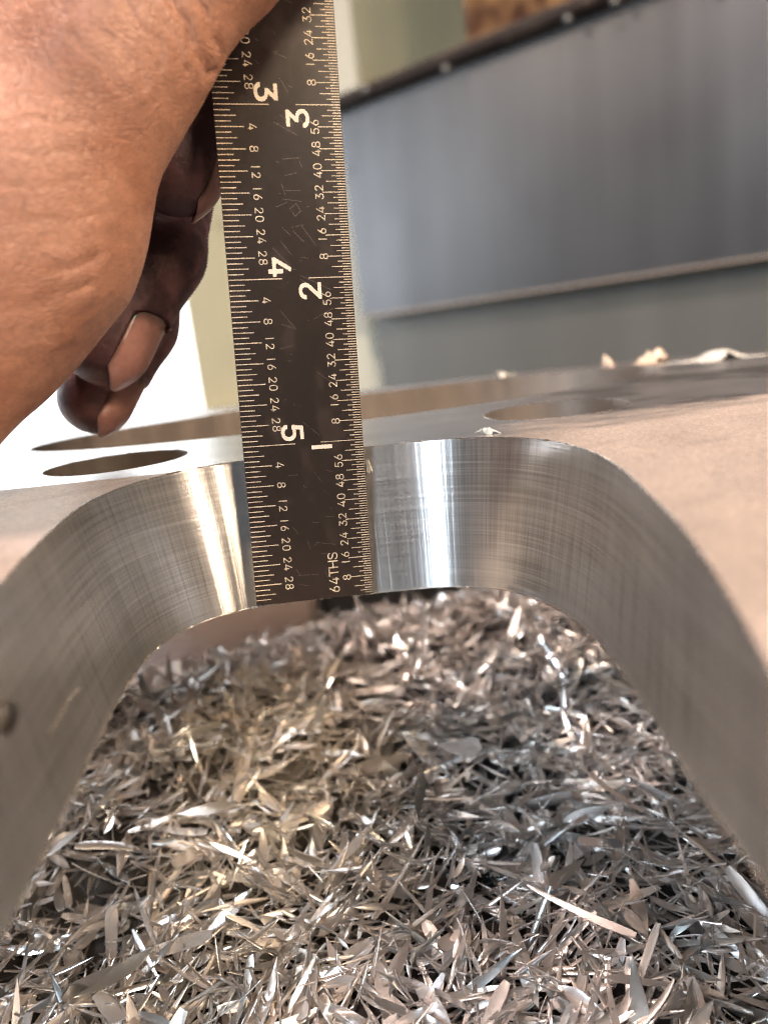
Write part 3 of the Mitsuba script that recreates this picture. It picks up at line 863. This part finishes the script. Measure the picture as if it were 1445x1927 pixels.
def rotation(yaw, pitch, roll):
    cy, sy, cp, sp, cr, sr = np.cos(yaw), np.sin(yaw), np.cos(pitch), np.sin(pitch), np.cos(roll), np.sin(roll)
    return np.array([[cy, -sy, 0], [sy, cy, 0], [0, 0, 1]]) @ np.array([[cp, 0, -sp], [0, 1, 0], [sp, 0, cp]]) @ np.array([[1, 0, 0], [0, cr, -sr], [0, sr, cr]])


NCH = 17000
cx = rng.uniform(-115, 95, NCH)
cy = rng.uniform(52, 262, NCH)
lift = -rng.exponential(1.5, NCH) + rng.uniform(-0.3, 2.4, NCH)
cz = heap_z(cx, cy) + lift
which = rng.integers(0, len(kinds), NCH)
scl = rng.uniform(0.55, 1.3, NCH)
drift = meshkit.fbm(np.stack([cx / 26, cy / 26, 0 * cx], -1), 2, 12) * 2 * np.pi * 1.6       # neighbours tend to lie the same way
rots = [rotation(drift[i] + rng.normal(0, 0.75), rng.normal(0, 0.36), rng.normal(0, 0.5) if rng.random() < 0.7 else rng.uniform(0, np.pi)) for i in range(NCH)]
mats = rng.choice(list(CHIP_TONES), NCH, p=[0.20, 0.40, 0.26, 0.14])

cam = (np.c_[cx, cy, cz] - EYE * 1000) @ R_CAM
px, py = 722.5 + 1400 * cam[:, 0] / cam[:, 2], 963.5 + 1400 * cam[:, 1] / cam[:, 2]
seen = (px > 10) & (px < 1435) & (py < 1910) & (py > 1150)
# under the plate's bottom edge: what shows through the slot
at_bottom = EYE[None, :2] * 1000 + (np.c_[cx, cy]) * ((-TH - EYE[2] * 1000) / (cz - EYE[2] * 1000))[:, None]
slot = Polygon(np.vstack([bot_c, [(25, -30), (-31, -30)]])).buffer(0)
seen &= shapely.contains_xy(slot, at_bottom[:, 0], at_bottom[:, 1])
size = np.array([kinds[k][2] for k in which]) * scl * np.where([kinds[k][3] for k in which], 1.5, 1.0) / cam[:, 2] + 0.02 * lift
size[~seen] = -9
single = set(np.argsort(-size)[:292].tolist())

acc = {k: ([], [], 0) for k in CHIP_TONES}
bulk = {k: [[], [], 0] for k in CHIP_TONES}
count = {'leaf_chip': 0, 'needle_chip': 0}


def numbered(base):
    k = base if count.get(base, 0) == 0 else f'{base}_{count[base]:03d}'
    count[base] = count.get(base, 0) + 1
    return k


for i in range(NCH):
    v, f, L, broad = kinds[which[i]]
    w = (v * scl[i]) @ rots[i].T + [cx[i], cy[i], cz[i]]
    if i in single:
        key = numbered('leaf_chip' if broad else 'needle_chip')
        scene[key] = mikit.ply((w * MM, f), mats[i], True)
        labels[key] = {'label': 'leaf-shaped curled metal chip lying loose in the heap under the plate', 'category': 'metal chip', 'group': 'leaf-shaped chips in the heap'} if broad else \
                      {'label': 'slender needle-like metal chip lying loose in the heap under the plate', 'category': 'metal chip', 'group': 'needle-like chips in the heap'}
    else:
        b = bulk[mats[i]]
        b[0].append(w * MM)
        b[1].append(f + b[2])
        b[2] += len(w)
for k, b in bulk.items():
    scene['chip_heap__' + {'chip_bright': 'bright_chips', 'chip_satin': 'satin_chips', 'chip_matte': 'matte_chips', 'chip_dull': 'dull_chips'}[k]] = mikit.ply((np.vstack(b[0]), np.vstack(b[1])), k, True)
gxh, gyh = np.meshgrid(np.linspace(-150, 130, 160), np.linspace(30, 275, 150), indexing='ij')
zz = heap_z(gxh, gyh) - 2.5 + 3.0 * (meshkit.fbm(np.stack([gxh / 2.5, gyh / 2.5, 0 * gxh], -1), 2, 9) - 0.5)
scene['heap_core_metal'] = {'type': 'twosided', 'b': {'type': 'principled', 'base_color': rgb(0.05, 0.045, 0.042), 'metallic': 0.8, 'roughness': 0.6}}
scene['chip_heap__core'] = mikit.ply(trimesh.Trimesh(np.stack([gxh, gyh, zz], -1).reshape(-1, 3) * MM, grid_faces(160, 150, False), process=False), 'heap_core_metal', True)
labels['chip_heap'] = {'label': 'loose heap of silvery metal chips filling the space under the slot', 'category': 'heap of chips', 'kind': 'stuff'}

def featured(key, at, along, L, W, mat, blunt, label, skew=0.0, bend=0.15, face=(0, -0.5, 0.85)):
    v, f = chip(L, W, bend, 0.25, 0.16, blunt, skew, 0.01, 0.15, 9)
    a = np.array(along, float)
    a /= np.linalg.norm(a)
    z = np.array(face, float)
    z -= a * (a @ z)
    z /= np.linalg.norm(z)
    w = v @ np.stack([a, np.cross(z, a), z]) + np.array(at, float)
    scene[key] = mikit.ply((w * MM, f), mat, True)
    labels[key] = {'label': label, 'category': 'metal chip'}


featured('strip_chip', (21.5, 148, -67.5), (1, 0.15, 0.05), 8, 1.3, 'chip_bright', 9, 'bright white bar-like chip lying level right of the middle of the heap')
featured('strip_chip_001', (31, 110.5, -71.5), (1, -0.35, 0), 7.5, 1.6, 'chip_bright', 9, 'short very bright flat chip lying in the lower right of the heap')
featured('strip_chip_002', (-11.9, 194.4, -65.5), (0.35, -0.5, 0.8), 11, 1.2, 'chip_satin', 9, 'upright pale strip chip on the far crest of the heap below the rule')
featured('broad_leaf_chip', (-42.4, 132.3, -71.5), (1, 0.1, 0.02), 12, 2.4, 'chip_dull', 2, 'broad pale grey leaf-shaped chip lying flat at the left of the heap', 0.3)
featured('broad_leaf_chip_001', (10.3, 139.8, -68.5), (0.95, -0.3, 0.0), 10, 3.6, 'chip_matte', 4, 'broadest pinkish chip lying flat near the middle of the heap', 0.8)
featured('broad_leaf_chip_002', (0.7, 127.2, -70.0), (0.2, 0.6, 0.76), 11, 2.4, 'chip_dull', 2, 'broad tan chip standing on end at the middle of the heap', 0.7, 0.2, (0.6, -0.5, 0.5))
featured('broad_leaf_chip_003', (-50, 97, -75), (0.85, 0.5, 0.12), 13, 2.2, 'chip_dull', 2, 'long broad leaf-shaped chip rising to the right in the lower left corner', 0.5, 0.35)
featured('long_sliver_chip', (37, 124, -71.0), (0.42, -0.85, -0.05), 17, 0.9, 'chip_satin', 8, 'long slender sliver slanting down to the right beside the right slot wall')
featured('long_sliver_chip_001', (24, 99, -74.5), (0.72, -0.68, 0.02), 19, 1.1, 'chip_satin', 8, 'longest sliver of the heap, running down to the right at the bottom', 0.3)

# ------------------------------------------------------------------ loose bits on the plate
scene['flake_pale'] = {'type': 'twosided', 'b': {'type': 'principled', 'base_color': rgb(0.60, 0.585, 0.53), 'roughness': 0.35, 'metallic': 0.15}}
scene['flake_peach'] = {'type': 'twosided', 'b': {'type': 'principled', 'base_color': rgb(0.66, 0.52, 0.41), 'roughness': 0.4, 'metallic': 0.2}}
scene['flake_dark'] = {'type': 'twosided', 'b': {'type': 'principled', 'base_color': rgb(0.02, 0.018, 0.016), 'roughness': 0.35, 'metallic': 0.1}}


def flake(key, at, size, mat, label, seed, rot=0.0):
    """A crumpled scrap of thin metal: a torn sheet with folds, lying on the plate."""
    n = 26
    u, w = np.meshgrid(np.linspace(-1, 1, n), np.linspace(-1, 1, n), indexing='ij')
    edge = 0.75 + 0.5 * (meshkit.noise(np.stack([np.arctan2(w, u) * 1.6, 0 * u, 0 * u + seed], -1), seed) - 0.5) * 2
    k = np.maximum(np.abs(u), np.abs(w)) / np.maximum(np.hypot(u, w), 1e-6)
    x, y = u * k * edge, w * k * edge
    z = meshkit.fbm(np.stack([x * 1.6 + seed, y * 1.3, 0 * x], -1), 3, seed)
    z = np.clip(z - 0.32, 0, 1) * 1.9 * np.clip(1.15 - np.hypot(x, y) ** 2, 0.05, 1)
    top = np.stack([x * size[0], y * size[1], z * size[2]], -1).reshape(-1, 3)
    c, s_ = math.cos(rot), math.sin(rot)
    top = top @ np.array([[c, s_, 0], [-s_, c, 0], [0, 0, 1]])
    low = top - [0, 0, 0.12]
    g = grid_faces(n, n)
    rim = np.r_[np.arange(n), np.arange(1, n) * n + n - 1, (n - 1) * n + np.arange(n - 2, -1, -1), np.arange(n - 2, 0, -1) * n]
    r2 = np.roll(rim, -1)
    side = np.vstack([np.stack([rim, r2, r2 + n * n], 1), np.stack([rim, r2 + n * n, rim + n * n], 1)])
    v = np.vstack([top, low]) + np.array(at) + [0, 0, 0.15]
    scene[key] = mikit.ply((v * MM, np.vstack([g, g[:, ::-1] + n * n, side])), mat, 35)
    labels[key] = {'label': label, 'category': 'shaving'}


flake('pale_shaving', (41, 228, 0), (4.5, 2.6, 3.6), 'flake_pale', 'small cream shaving standing on the far rim of the plate', 2)
flake('peach_shaving', (85, 226, 0), (6.0, 3.5, 4.5), 'flake_peach', 'peach coloured shaving on the far rim, left of the broad white flake', 3, 0.3)
flake('peach_shaving_001', (72.5, 228, 0), (2.0, 1.6, 4), 'flake_peach', 'tiny peach crumb beside the peach shaving on the far rim', 4)
flake('white_flake', (99, 211, 0), (14, 6, 3.0), 'flake_pale', 'broad pale flake lying on the far right of the plate', 6, -0.2)
flake('curled_shaving', (18.2, 122.6, 0), (2.2, 0.7, 1.6), 'flake_pale', 'thin pale shaving clinging to the upper edge right of the rule', 7, -0.35)
flake('sticking_flake', (-1.6, 121.8, -4.2), (0.5, 0.3, 3.4), 'flake_pale', 'pale smear of metal stuck on the slot wall beside the rule', 8)

# a black drop of oily swarf and a long scratch on the left wall
m = trimesh.creation.icosphere(3, 1.0)
v = np.array(m.vertices)
v = v * (0.75 + 0.5 * meshkit.fbm(v * 1.5 + 4, 2, 3))[:, None] * [0.7, 1.5, 1.6]
v[:, 1] += np.where(v[:, 2] < 0, v[:, 2] * 0.5, 0)
m.vertices = (v * 0.9 + [-35.2, 60.8, -10.8]) * MM
scene['dark_chip'] = mikit.ply(m, 'flake_dark', True)
labels['dark_chip'] = {'label': 'black oily chip stuck to the left slot wall at the edge of the picture', 'category': 'metal chip'}
